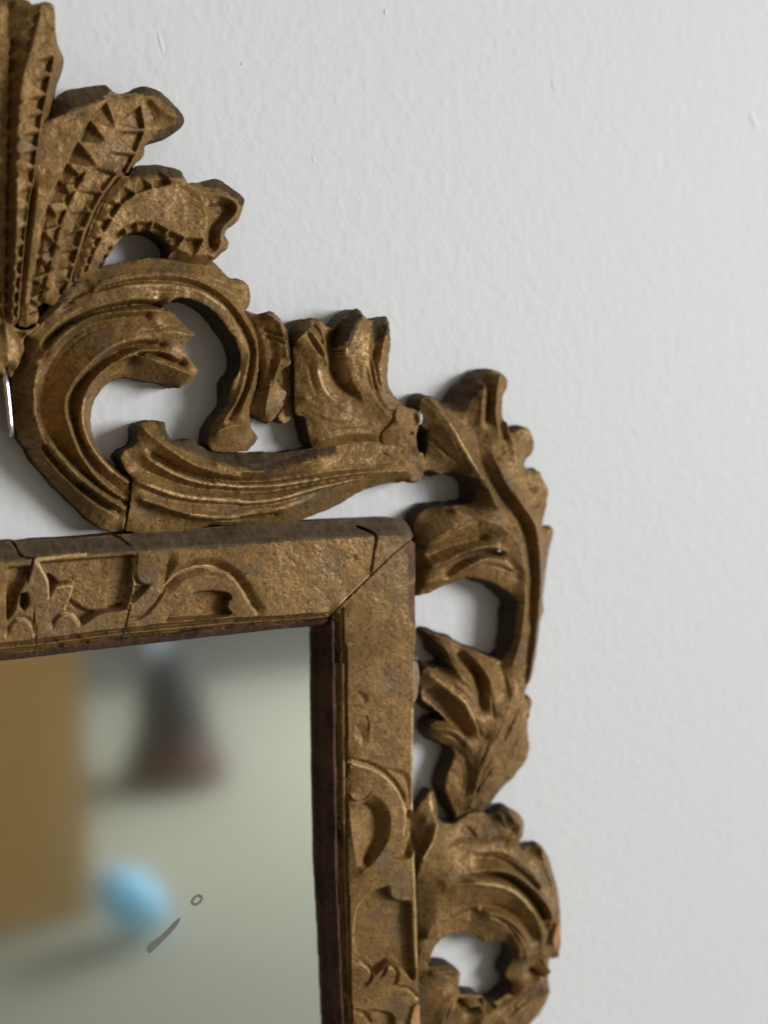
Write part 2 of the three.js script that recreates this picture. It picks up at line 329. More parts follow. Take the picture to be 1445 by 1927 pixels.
  let from = I.length; for (const k of [2, 3, 4, 5]) { if (IB[k].length) g.addGroup(from, IB[k].length, k); from += IB[k].length; }
  return g;
}
function mirrored(g) {
  const m = g.clone(), p = m.attributes.position, n = m.attributes.normal, ix = m.index;
  for (let i = 0; i < p.count; i++) { p.setX(i, 2 * AXIS * MM - p.getX(i)); n.setX(i, -n.getX(i)); }
  for (let i = 0; i < ix.count; i += 3) { const t = ix.getX(i); ix.setX(i, ix.getX(i + 2)); ix.setX(i + 2, t); }
  return m;
}

// ---------------------------------------------------------------- scene bookkeeping
const used = new Map();
function numbered(name) { const n = used.get(name) ?? 0; used.set(name, n + 1); return n ? name + '_' + String(n).padStart(3, '0') : name; }
function thing(o, name, label, category, kind) { o.name = numbered(name); if (label) o.userData.label = label; if (category) o.userData.category = category; if (kind) o.userData.kind = kind; scene.add(o); return o; }
function part(name, g, m, parent, label) {
  const o = new THREE.Mesh(g, m); o.name = name; o.castShadow = o.receiveShadow = true; parent.add(o);
  if (label) o.userData.label = label;
  return o;
}
const box = (x0, x1, y0, y1, z0, z1) => { const g = new THREE.BoxGeometry(x1 - x0, y1 - y0, z1 - z0); g.translate((x0 + x1) / 2, (y0 + y1) / 2, (z0 + z1) / 2); return g; };
const flat = (r, g, b, rough = 0.8) => new THREE.MeshStandardMaterial({ color: new THREE.Color().setRGB(r, g, b), roughness: rough });

const WALL_Z = 4;                                              // mm, the face of the plaster
// ---------------------------------------------------------------- the wall and the room that the mirror shows
{
  const n = 2048, size = 0.42, a = tile(n, 1, 125, 301, 2, 1.1, 0.9), b = tile(n, 1, 300, 311, 2), c = tile(n, 1, 26, 321, 2), d = tile(n, 1, 60, 331, 1);
  const m = new THREE.MeshStandardMaterial({ name: 'roller_painted_plaster', color: new THREE.Color().setRGB(0.74, 0.735, 0.70), roughness: 0.62,
    bumpMap: dataTex(n, (k) => { const v = 0.52 * sst(0.25, 0.8, a[k]) + 0.13 * b[k] + 0.2 * c[k] + 0.15 * d[k]; return [v, v, v]; }, false, size), bumpScale: 0.00016 });
  const g = new THREE.BoxGeometry(7, 4, 0.1); g.translate(0.5, 0.6, -0.05 + WALL_Z * MM);
  const p = g.attributes.position, uv = g.attributes.uv; for (let i = 0; i < p.count; i++) uv.setXY(i, p.getX(i), p.getY(i));
  const w = thing(new THREE.Mesh(g, m), 'wall', '', '', 'structure'); w.castShadow = w.receiveShadow = true;
  // thick drips and grains in the paint
  const drops = [];
  const drop = (px, py, lx, ly, t, ang) => { const [x, y] = onFrame('X', px, py, WALL_Z), s = new THREE.SphereGeometry(1, 14, 10); s.scale(lx * MM, ly * MM, t * MM); s.rotateZ(ang); s.translate(x * MM, y * MM, WALL_Z * MM); drops.push(s); };
  drop(1418, 228, 1.6, 4.6, 0.3, 0.55); drop(303, 80, 0.8, 3.6, 0.16, 0.25); drop(456, 120, 0.6, 0.7, 0.25, 0); drop(725, 22, 0.7, 1.4, 0.25, 0); drop(372, 480, 0.5, 1.5, 0.15, 0.2); drop(590, 300, 0.6, 1.6, 0.15, 0.3); drop(1040, 160, 0.6, 2.2, 0.2, 0.2);
  const pd = part('paint_drip', mergeGeometries(drops), new THREE.MeshStandardMaterial({ color: m.color, roughness: 0.5 }), w); pd.userData.kind = 'stuff';
}
{
  const paint = flat(0.2, 0.19, 0.17), room = (name, g, m) => { const o = thing(new THREE.Mesh(g, m), name, '', '', 'structure'); o.castShadow = o.receiveShadow = true; return o; };
  room('floor', box(-2.5, 3.6, -1.3, -1.2, 0, 5.4), flat(0.265, 0.265, 0.215));
  room('ceiling', box(-2.5, 3.6, 2.45, 2.55, 0, 5.4), flat(0.3, 0.29, 0.27));
  const W = WINDOW, [wx, wy, wz] = W.at, sx = W.size[0] / 2 + 0.05, sy = W.size[1] / 2 + 0.05;
  room('wall_opposite', box(-2.5, 3.6, -1.2, 2.45, 5.25, 5.4), paint);
  room('wall_left', box(-2.6, -2.5, -1.2, 2.45, 0, 5.4), paint);
  room('wall_right', mergeGeometries([box(3.4, 3.6, -1.2, wy - sy, 0, 5.25), box(3.4, 3.6, wy + sy, 2.45, 0, 5.25), box(3.4, 3.6, wy - sy, wy + sy, 0, wz - sx), box(3.4, 3.6, wy - sy, wy + sy, wz + sx, 5.25)]), paint);
  const win = thing(new THREE.Group(), 'window', 'bright daylight window with a white frame in the right wall', 'window');
  const wm = flat(0.8, 0.8, 0.78, 0.5), x0 = wx + 0.02, x1 = wx + 0.15;
  part('window_frame', mergeGeometries([box(x0, x1, wy - sy, wy - sy + 0.05, wz - sx, wz + sx), box(x0, x1, wy + sy - 0.05, wy + sy, wz - sx, wz + sx), box(x0, x1, wy - sy + 0.05, wy + sy - 0.05, wz - sx, wz - sx + 0.05), box(x0, x1, wy - sy + 0.05, wy + sy - 0.05, wz + sx - 0.05, wz + sx)]), wm, win);
  part('window_pane', box(wx + 0.05, wx + 0.08, wy - sy + 0.05, wy + sy - 0.05, wz - sx + 0.05, wz + sx - 0.05), new THREE.MeshStandardMaterial({ color: 0x222222, emissive: WINDOW.color, emissiveIntensity: 3, roughness: 0.2 }), win);
}
const GLASS_Z = 9;
function seen(px, py, z) {                                     // where the line of sight through a photo pixel, mirrored in the glass, meets the plane z (m)
  const [x, y] = onFrame('X', px, py, GLASS_Z), d = [x / (EYE - GLASS_Z), y / (EYE - GLASS_Z)], t = z - GLASS_Z * MM;
  return [x * MM + d[0] * t, y * MM + d[1] * t];
}
{
  const zc = 2.5, a = seen(165, 1500, zc), b = seen(60, 1835, zc), cab = thing(new THREE.Group(), 'cupboard', 'plain tan wooden cupboard reflected at the left of the mirror glass', 'cupboard');
  const tan = woodMaterial(41, [0.58, 0.345, 0.135], [0.66, 0.41, 0.17], 0.9);
  part('carcass', box(a[0] - 1.1, a[0], b[1], 0.7, zc, zc + 0.45), tan, cab);
  part('leg', box(a[0] - 0.08, a[0] - 0.02, -1.2, b[1], zc + 0.36, zc + 0.42), tan, cab);
  part('leg', box(a[0] - 1.08, a[0] - 1.02, -1.2, b[1], zc + 0.36, zc + 0.42), tan, cab);
  const onFloor = (px, py, up = 0) => { let z = 1; while (z < 5 && seen(px, py, z)[1] > -1.2 + up) z += 0.01; return [seen(px, py, z)[0], z]; };
  const v = onFloor(330, 1470), vase = thing(new THREE.Group(), 'jar', 'dark brown jar with a broad reddish foot reflected near the mirror top', 'jar');
  const pts = [[0.001, 0], [0.185, 0], [0.195, 0.03], [0.18, 0.11], [0.15, 0.17], [0.135, 0.24], [0.13, 0.33], [0.09, 0.42], [0.06, 0.5]].map(([x, y]) => new THREE.Vector2(x, y));
  const foot = new THREE.LatheGeometry(pts.slice(0, 5), 32), body = new THREE.LatheGeometry(pts.slice(4), 32);
  part('foot', foot, flat(0.055, 0.014, 0.008, 0.7), vase); part('body', body, flat(0.012, 0.008, 0.007, 0.7), vase);
  vase.position.set(v[0], -1.2, v[1]); vase.scale.setScalar(0.85);
  const top = new THREE.SphereGeometry(0.085, 24, 16); top.translate(-0.10, 0.53, 0); part('stopper', top, flat(0.20, 0.23, 0.28, 0.7), vase);
  const q = onFloor(246, 1685, 0.1), ball = new THREE.SphereGeometry(0.082, 32, 20); ball.scale(0.72, 1.15, 0.72); ball.rotateZ(0.8);
  const bo = thing(new THREE.Mesh(ball, flat(0.22, 0.62, 0.97, 0.7)), 'ball', 'pale blue egg-shaped ball reflected low in the mirror beside the tan cupboard', 'ball');
  bo.position.set(q[0], -1.2 + 0.088, q[1]); bo.castShadow = bo.receiveShadow = true;
  const be = thing(new THREE.Group(), 'bench', 'low dark grey bench along the far wall reflected at the mirror top', 'bench'), bm = flat(0.10, 0.10, 0.088);
  part('seat', box(0.9, 3.3, -0.9, -0.75, 4.75, 5.2), bm, be); part('plinth', box(0.95, 3.25, -1.2, -0.9, 4.82, 5.2), bm, be);
}

// ---------------------------------------------------------------- the carved mirror
const mirror = thing(new THREE.Group(), 'carved_mirror', 'antique carved giltwood mirror with a shell crest and pierced scrolls on the white wall', 'mirror');
function carved(name, o, mats = [M.gilt, M.edge, M.worn, M.worn, M.worn, M.rubbedLit], label) { const g = carve(o); return part(name, g, mats, mirror, label); }
function carvedPair(name, o, mats = [M.gilt, M.edge, M.worn, M.worn, M.worn, M.rubbedLit]) { const m = carved(name, o, mats); part(name, mirrored(m.geometry), mats, mirror); return m; }
const mid = (s1, s2, k) => { const a = nums(s1), b = nums(s2); return a.map((p, i) => [p[0] + (b[i][0] - p[0]) * k, p[1] + (b[i][1] - p[1]) * k].map((v) => v.toFixed(1)).join(',')).join(' '); };

// rails with their run of beads and sunk leaf work
{
  const EF = '45,830 300,800 620,757 860,731 1000,715 1290,690', EI = '45,938 300,910 620,868 860,843 1000,829 1290,795';
  const FF = '0,690 200,678 330,672 500,662 700,648', FI = '0,797 200,775 330,760 500,745 690,727';
  const bead = (k, h) => [['E', h, mid(EF, EI, k)], ['F', h, mid(FF, FI, k)]];
  carved('top_rail', {
    sym: true, back: 4.3, soft: 0, rubLit: [['E', 22, 0.35, '1022,480 1080,428 1180,386 1290,381 1400,420'], ['F', 22, 0.35, '0,392 70,408 120,437 170,492 228,590 272,662'], ['E', 22, 0.3, '215,335 260,400 295,470 300,560'], ['E', 22, 0.3, '345,500 400,488 436,495 430,550 398,632'], ['E', 22, 0.3, '110,692 160,692 203,730 216,780'], ['E', 22, 0.3, '385,660 440,664 485,722'], ['F', 22, 0.25, '960,420 860,518 770,607'], ['E', 22, 0.3, '230,332 430,306 520,300'], ['E', 22, 0.3, '800,590 812,480 822,330']], seed: 21, jitter: 0.06, waver: 0.1, wobble: 0.18, step: 0.33, ragged: 0.5, round: 0.5, face: 22,
    edge: [['E', 13, '45,223 95,220 110,226 230,212 400,205 690,182 1000,160'], ['F', 13, '180,120 520,103 870,88 1120,83 1165,98'], ['F', [13, 20], '1165,98 1195,145 1212,190'],
      ['F', 21.5, '1195,212 1080,308 960,420 860,518 770,607'], ['F', [20, 15], '740,640 700,685 662,727'], ['F', 14, '600,735 400,752 200,775 0,797'], ['E', 14, '1300,795 1000,829 750,858 500,885 210,922 45,938']],
    crease: [['E', 22, '45,328 190,322 430,298 650,292 830,277 1040,262 1280,243'], ['F', 22, '0,243 160,236 450,214 700,200 960,185 1185,185'],
      ...bead(0, 22), ...bead(0.13, 18.4), ...bead(0.29, 20.9), ...bead(0.36, 20.7), ...bead(0.47, 16.8), ...bead(0.62, 19.2), ...bead(0.86, 17.5)],
    sunk: [['E', 4.6, 0.9, '45,375 100,372 185,372 160,465 125,530 95,640 60,690 45,700'], ['E', 6, 0.7, '124,535 166,530 180,600 150,640 122,610'],
      ['E', 4.8, 1.3, '235,345 300,338 500,322 700,308 818,303 812,400 806,520 782,600 765,632 600,665 495,732 478,695 440,655 398,637 428,550 440,490 400,487 345,500 312,555 296,585 298,480 262,400'],
      ['E', 3.5, 0.8, '815,485 850,490 908,487 860,550 795,600 808,520'], ['E', 3.0, 1.0, '300,560 335,500 375,490 330,430 300,420'],
      ['E', 1.8, 1.4, '470,700 440,650 420,560 560,640 770,600 765,630 620,660 500,725'],
      ['E', 4.8, 0.8, '997,710 1040,640 1110,570 1190,528 1290,518 1380,532 1405,562 1385,590 1380,625 1404,660 1300,688 1150,700']],
    groove: [['E', 3.0, 3.2, '1034,285 1022,400 1010,492 1080,425 1180,380 1290,374 1390,410'], ['F', 3.0, 3.2, '0,372 60,392 120,425 178,490 240,590 295,670'],
      ['E', 1.6, 0.9, '46,790 60,730 110,688 165,690 205,730 218,800'], ['E', 1.8, 0.9, '320,745 332,690 385,655 440,662 488,730'], ['E', 1.5, 0.8, '1000,510 930,610 850,680 790,690'], ['E', 2.0, 0.9, '828,300 814,400 828,462 872,490 918,482'],
      ['E', 4, 0.45, '205,322 185,400 165,470'], ['E', 1.4, 0.22, '205,640 215,790 225,860 210,935'], ['E', 1.6, 0.26, '828,300 800,480 788,600 770,690 755,760 745,858'], ['E', 5, 0.4, '93,222 118,262 132,312 205,325'],
      ['E', 3, 0.35, '690,185 760,215 800,255'], ['F', 8, 0.6, '905,135 985,185 980,270'], ['F', 5, 0.4, '982,240 968,350 955,425']],
    pit: [['F', 0.8, '840,310 865,300 875,330 850,345']],
    bare: [['E', 17, '45,205 95,200 230,195 400,190 690,165 1000,140 1320,120 1320,236 1040,258 830,272 650,288 430,296 190,318 45,326'], ['E', 17, mid(EF, EI, 0.56) + ' ' + nums(mid(EF, EI, 1.2)).reverse().map((p) => p.join(',')).join(' '), 3], ['F', 17, mid(FF, FI, 0.56) + ' ' + nums(mid(FF, FI, 1.2)).reverse().map((p) => p.join(',')).join(' '), 3], ['F', 17, '30,110 180,100 520,85 870,70 1120,65 1175,95 1215,180 1185,182 960,182 700,197 450,211 160,233 30,240']],
  }, [M.giltRail, M.dust, M.dust, M.red, M.stain, M.rubbedLit]);
  const SF = 'I';
  const inI = '243,-150 240,300 245,700 255,1200 262,1445', faI = '458,-150 460,300 462,700 462,1200 464,1445', inJ = '262,0 266,400 288,800 312,1200 332,1600 345,1816 365,2300', faJ = '464,0 468,400 480,800 490,1200 500,1600 510,1816 525,2300';
  const sb = (k, h) => [['I', h, mid(inI, faI, k)], ['J', h, mid(inJ, faJ, k)]];
  carved('side_rail', {
    back: 4.3, soft: 0, rubLit: [['I', 22, 0.35, '470,892 560,910 680,945 790,1012 878,1100 940,1205 973,1325 978,1430 958,1540'], ['J', 22, 0.3, '620,695 562,790 545,900 531,1100'], ['J', 22, 0.3, '600,1285 668,1330 688,1390'], ['J', 22, 0.3, '850,1330 884,1315 918,1385'], ['J', 22, 0.3, '1000,1505 1060,1545 1100,1600'], ['J', 21.5, 0.3, '1046,100 1060,500 1072,900 1085,1300'], ['I', 21.5, 0.3, '1046,420 1044,800 1040,1200 1043,1440'], ['I', 20.8, 0.3, '415,0 416,400 418,900 424,1440']], seed: 33, jitter: 0.06, waver: 0.1, wobble: 0.18, step: 0.33, ragged: 0.5, round: 0.45, face: 22,
    edge: [['F', [15, 20], '668,731 706,690 745,648'], ['F', 21.5, '778,612 868,524 968,425 1085,312 1198,214'], ['F', 21, '1222,232 1224,400 1222,560 1228,800'], ['I', 21, '1052,0 1052,300 1045,700 1042,1200 1046,1440'], ['J', 21, '1048,10 1060,400 1074,800 1088,1200 1098,1600 1104,1816 1118,2300'],
      ['J', 16, '365,2300 345,1816 332,1600 312,1200 288,800 266,400 262,0'], ['I', 16, '262,1444 255,1200 245,700 240,300 243,-150'], ['F', 15.5, '678,900 672,760']],
    crease: [...[[0.2, 18.0], [0.36, 19.6], [0.46, 19.3], [0.51, 18.0], [0.56, 18.1], [0.65, 20.4], [0.8, 20.8], [0.88, 20.2], [0.93, 19.3], [1, 22]].map(([k, h]) => ['F', h, `${(678 + (804 - 678) * k).toFixed(0)},950 ${(676 + (802 - 676) * k).toFixed(0)},780 ${(674 + (798 - 674) * k).toFixed(0)},${(722 - 108 * k).toFixed(0)}`]), ...sb(0.2, 18.0), ...sb(0.36, 19.6), ...sb(0.46, 19.3), ...sb(0.51, 18.0), ...sb(0.56, 18.1), ...sb(0.65, 20.4), ...sb(0.8, 20.8), ...sb(0.88, 20.2), ...sb(0.93, 19.3), ...sb(1, 22),
      ['I', 22, '640,1080 680,1160 760,1230 825,1310 848,1430 838,1560 768,1700 668,1820 590,1885'], ['I', 16.5, '585,1265 640,1290 680,1350 700,1450 692,1560 650,1680 590,1790'],
      ['I', 20.5, '462,1260 480,1450 510,1650 545,1850'], 
      ['I', 22, '462,890 560,908 680,943 790,1008 880,1098 943,1200 978,1320 983,1430 962,1550 902,1680 835,1790'], ['I', 22, '475,920 472,1150 490,1215 545,1243 610,1215 652,1150 640,1090']],
    sunk: [['J', 4.0, 1.0, '838,568 700,622 625,690 565,790 548,900 535,1100 530,1230 600,1268 690,1308 722,1400 760,1370 855,1288 960,1330 1050,1440 1075,1420 1068,1200 1050,950 1035,725 960,718 885,702 848,650'],
      ['I', 2.8, 0.6, '990,1330 1036,1330 1040,1758 862,1758 915,1680 970,1560'], ['J', 2.6, 0.7, '700,1700 880,1745 905,1830 850,1960 690,1850 620,1740'], ['I', 1.3, 2.5, '990,1300 975,1200 900,1060 800,985 720,945 800,930 1030,1000 1036,1300']],
    groove: [['I', 2.4, 1.4, '455,870 560,890 690,928 800,992 895,1085 960,1195 998,1320'], ['I', 1.5, 0.8, '462,900 466,1160 485,1228 548,1258 622,1222 668,1150'],
      ['J', 2.0, 0.9, '525,1262 600,1280 672,1322 697,1390 662,1470 580,1512'], ['J', 2.0, 0.9, '740,1440 800,1382 832,1310 882,1312 922,1380 902,1470 862,1492'], ['J', 1.8, 0.8, '895,1490 990,1500 1062,1542 1104,1600'], ['J', 1.6, 0.8, '510,1720 620,1740 700,1830 720,1960'],
      ['J', 1.2, 0.7, '845,570 842,640 882,702 962,720 1040,712'], ['I', 2, 0.25, '640,480 660,560 650,640']],
    bare: [['F', 18, '650,950 650,700 716,680 716,950', 2], ['I', 18, '200,-150 328,-150 328,300 333,700 340,1200 347,1445 200,1445', 2], ['J', 18, '200,0 347,0 356,400 372,800 389,1200 406,1600 422,1816 440,2320 200,2320', 2], ['I', 22, '530,200 640,225 665,330 640,365 570,320', 4], ['I', 22, '520,620 575,540 660,560 690,660 830,720 860,800 760,830 640,760 540,745', 4], ['I', 22, '455,830 560,800 640,850 650,880 540,880 470,860', 4], ['F', 22, '1165,215 1235,230 1235,400 1208,450 1185,440 1192,330 1160,262', 3], ['F', 22, '1188,500 1240,480 1240,720 1205,700', 3]],
    pit: [['I', 1.0, '560,260 640,280 655,340 620,360 570,300'], ['I', 0.8, '560,560 650,600 660,700 600,740 540,660']],
  }, [M.giltRail, M.red, M.red, M.bole, M.stain, M.rubbedLit]);
  // flat liner behind the rails, the glass and its back board
  const tl = onFrame('I', 243, 300, 16), inX = tl[0], topY = onFrame('F', 400, 752, 14)[1], lowY = onFrame('J', 345, 2300, 16)[1], lx = 2 * AXIS - inX;
  const q = (a, b, c, d, e, f) => { const g = box(a * MM, b * MM, c * MM, d * MM, e * MM, f * MM), p = g.attributes.position, uv = g.attributes.uv; for (let i = 0; i < p.count; i++) uv.setXY(i, p.getX(i) + p.getZ(i), p.getY(i)); return g; };
  part('mirror_glass', q(lx - 3, inX + 3, lowY, topY + 4, GLASS_Z - 3, GLASS_Z), new THREE.MeshStandardMaterial({ name: 'old_silvered_glass', color: new THREE.Color().setRGB(0.80, 0.83, 0.76), metalness: 1, roughness: 0.075 }), mirror);
  part('back_board', q(lx - 20, inX + 20, lowY, topY + 20, 4.2, 5.6), M.edge, mirror);
  part('rebate', q(inX + 1.2, inX + 14, lowY, topY + 12, 5.7, 12.5), M.red, mirror); part('rebate', q(lx - 14, lx - 1.2, lowY, topY + 12, 5.7, 12.5), M.red, mirror);
  part('side_rail', mirrored(mirror.children.find((c) => c.name === 'side_rail').geometry), [M.giltRail, M.red, M.red, M.bole, M.stain, M.rubbedLit], mirror);
}
// crest: middle lobe of the shell
carved('shell_lobe', {
  sym: true, symCut: true, back: 7, after: 1, seed: 41, step: 0.34, face: 26, round: 0.8,
  edge: [['A', 24, '44,-14 110,-12 160,2 178,22 215,14 245,6 290,25 300,62 303,130'], ['A', [20, 15], '305,190 320,250 350,322 350,350 332,410 312,460 300,520'], ['A', 16, '275,655 255,750 225,900 200,1000'], ['B', 17, '170,250 150,420 135,600 118,780 105,890 85,905'], ['B', 20, '70,905 44,910']],
  crease: [['A', 26, '300,150 290,330 245,560 215,700 195,850 175,1005'], ['A', 27, '230,30 180,250 120,450 95,700 85,900'], ['B', [26, 22], '165,140 150,300 125,500 112,700 100,880'], ['B', [27, 22], '82,60 90,300 85,500 75,750 70,890'], ['A', 21, '44,30 48,300 46,700 44,1000'], ['B', 19, '44,140 44,500 44,880'],
    ['A', 22.5, '75,200 70,420 66,700 62,1000'], ['B', 20.5, '60,140 58,500 54,880']],
  notch: [['A', 3.6, '292,300 262,450 228,620 206,760 188,900 178,1000', 7, 95, 80, 1], ['B', 3.4, '172,140 155,280 140,400 128,520 118,640 108,760 102,860', 8, 62, 40, 1], ['A', 2.8, '70,180 66,400 62,600 60,800 58,1000', 8, 60, 50, -1], ['B', 2.6, '58,140 56,400 52,640 50,860', 8, 38, 26, -1], ['A', 2, '215,70 180,180 150,300', 3, 50, 60, 1]],
  groove: [['A', 1, 1, '240,60 235,90 260,140 300,160'], ['A', 1.2, 0.8, '290,340 300,270 300,200']],
});
// second lobe with its smooth rib and chip-carved flank
carvedPair('shell_lobe', {
  back: 7, bare: [['A', 20, '255,660 275,560 300,500 380,460 480,440 600,440 600,500 570,535 440,585 330,628'], ['A', 18, '650,500 760,440 900,480 1040,620 1010,720 860,770 840,740 960,660 900,560 790,520']], tool: 1, after: 1, seed: 42, step: 0.34, face: 24, round: 0.7,
  edge: [['B', 20, '108,905 112,780 125,600 145,420 165,250 175,140'], ['A', 23, '190,950 210,800 225,690 262,655'], ['A', [18, 16], '280,640 292,580 312,522 385,486 480,470 575,462'], ['A', 17, '610,490 642,512 700,495 760,470 830,478 890,510 950,570 1000,630 1003,665 985,695 930,730 850,758 812,770 790,800 787,840 742,890 702,942'],
    ['B', 19, '690,70 655,100 600,170 545,250 500,350 465,460 425,580 408,660 375,710'], ['B', 18, '330,745 290,795 250,780 214,800 205,880 150,912']],
  crease: [['A', 24, '275,655 330,630 440,590 580,540'], ['A', [24, 23], '575,548 500,640 430,760 380,850 320,1000'], ['B', [24, 23, 21], '340,80 300,140 250,300 215,500 180,700 150,890'], ['B', [24, 22], '205,150 185,350 163,560 140,780'],
    ['A', 20.5, '640,520 740,600 780,680 750,780 690,900'], ['A', 19, '800,560 830,640 800,720'], ['A', 21, '700,520 800,520 880,590 960,640'], ['B', 22.5, '640,40 560,180 480,330 440,450 400,570 360,680'], ['B', 21.5, '560,20 470,200 400,350 340,520 290,680 250,770']],
  notch: [['A', 4.2, '590,548 500,645 430,765 380,860 322,1005', 4, 150, 135, -1], ['B', 3.8, '335,90 296,150 252,300 218,490 184,690 162,850', 6, 130, 70, -1], ['A', 3.0, '770,560 800,650 780,760 735,850 690,945', 3, 165, 145, 1], ['B', 3.2, '640,70 560,175 500,280 452,390 418,520 385,650 350,735', 7, 125, 75, 1], ['B', 2.4, '470,60 400,190 340,330 300,480 260,640 225,780', 8, 48, 30, 1]],
});
// third lobe, arched over its eye
carvedPair('shell_lobe', {
  back: 7, bare: [['B', 20, '715,95 720,20 900,0 1010,60 1000,105 900,92 800,90'], ['B', 19, '1090,95 1190,80 1360,200 1330,260 1280,215 1200,160 1120,140']], tool: 1, after: 1, seed: 43, step: 0.34, face: 22, round: 0.6,
  edge: [['B', 21, '405,665 412,590 440,500 470,425 505,340 550,240 610,150 670,85'], ['B', [19, 17], '702,92 735,40 800,30 890,35 980,60 1005,100'], ['B', 18, '1022,130 1090,122 1180,106 1242,142 1330,216 1325,252 1296,330 1232,390 1226,415 1246,450 1240,482 1202,515 1162,548'],
    ['B', 16, '1130,590 1050,580 960,560 918,545'], ['B', 20, '918,530 935,488 905,435 850,398 780,385 715,398 655,435 605,500 570,560 548,605'], ['B', 18, '520,640 480,650 440,660']],
  crease: [['B', 22.5, '700,110 640,190 580,300 520,430 470,560 440,640'], ['B', 22.5, '720,110 800,110 900,105 990,110'], ['B', 22, '660,240 730,190 800,165 920,135 965,150'], ['B', 21.5, '960,150 1000,210 1100,260 1130,330 1115,420 1125,490 1160,535'], ['B', 20, '990,165 1040,215 1110,245 1180,240'], ['B', 15, '1240,280 1200,330 1150,380 1140,480'], ['B', 15.5, '1130,260 1200,255 1250,275'], ['B', 21, '1000,110 1080,170 1180,190 1280,230 1290,280 1210,380 1200,460 1165,530'],
    ['B', 21.5, '560,590 600,505 660,430 720,382 790,365 860,382 930,420 1010,450 1120,450'], ['B', 22, '930,450 1000,500 1120,520']],
  notch: [['B', 3.4, '560,400 610,310 665,235 735,185 820,155 935,132', 5, 75, 95, -1], ['B', 3.4, '620,420 690,365 770,340 850,352 920,395 1010,432 1110,438', 6, 75, 125, 1], ['B', 2.6, '470,620 500,520 545,430', 4, 40, 52, -1], ['B', 2.2, '535,600 560,545 600,470', 3, 34, 40, 1]],
});
// boss under the shell
carved('shell_foot', { sym: true, back: 7, seed: 47, round: 0.8, edge: [['C', 20, '42,150 110,205 185,195 205,165 215,190 170,225 132,250 130,315 100,390 74,440 62,465 42,400']], crease: [['C', 22, '60,225 100,290 110,350 85,420'], ['C', 18, '90,230 130,235'], ['C', 23, '42,180 44,380']] });
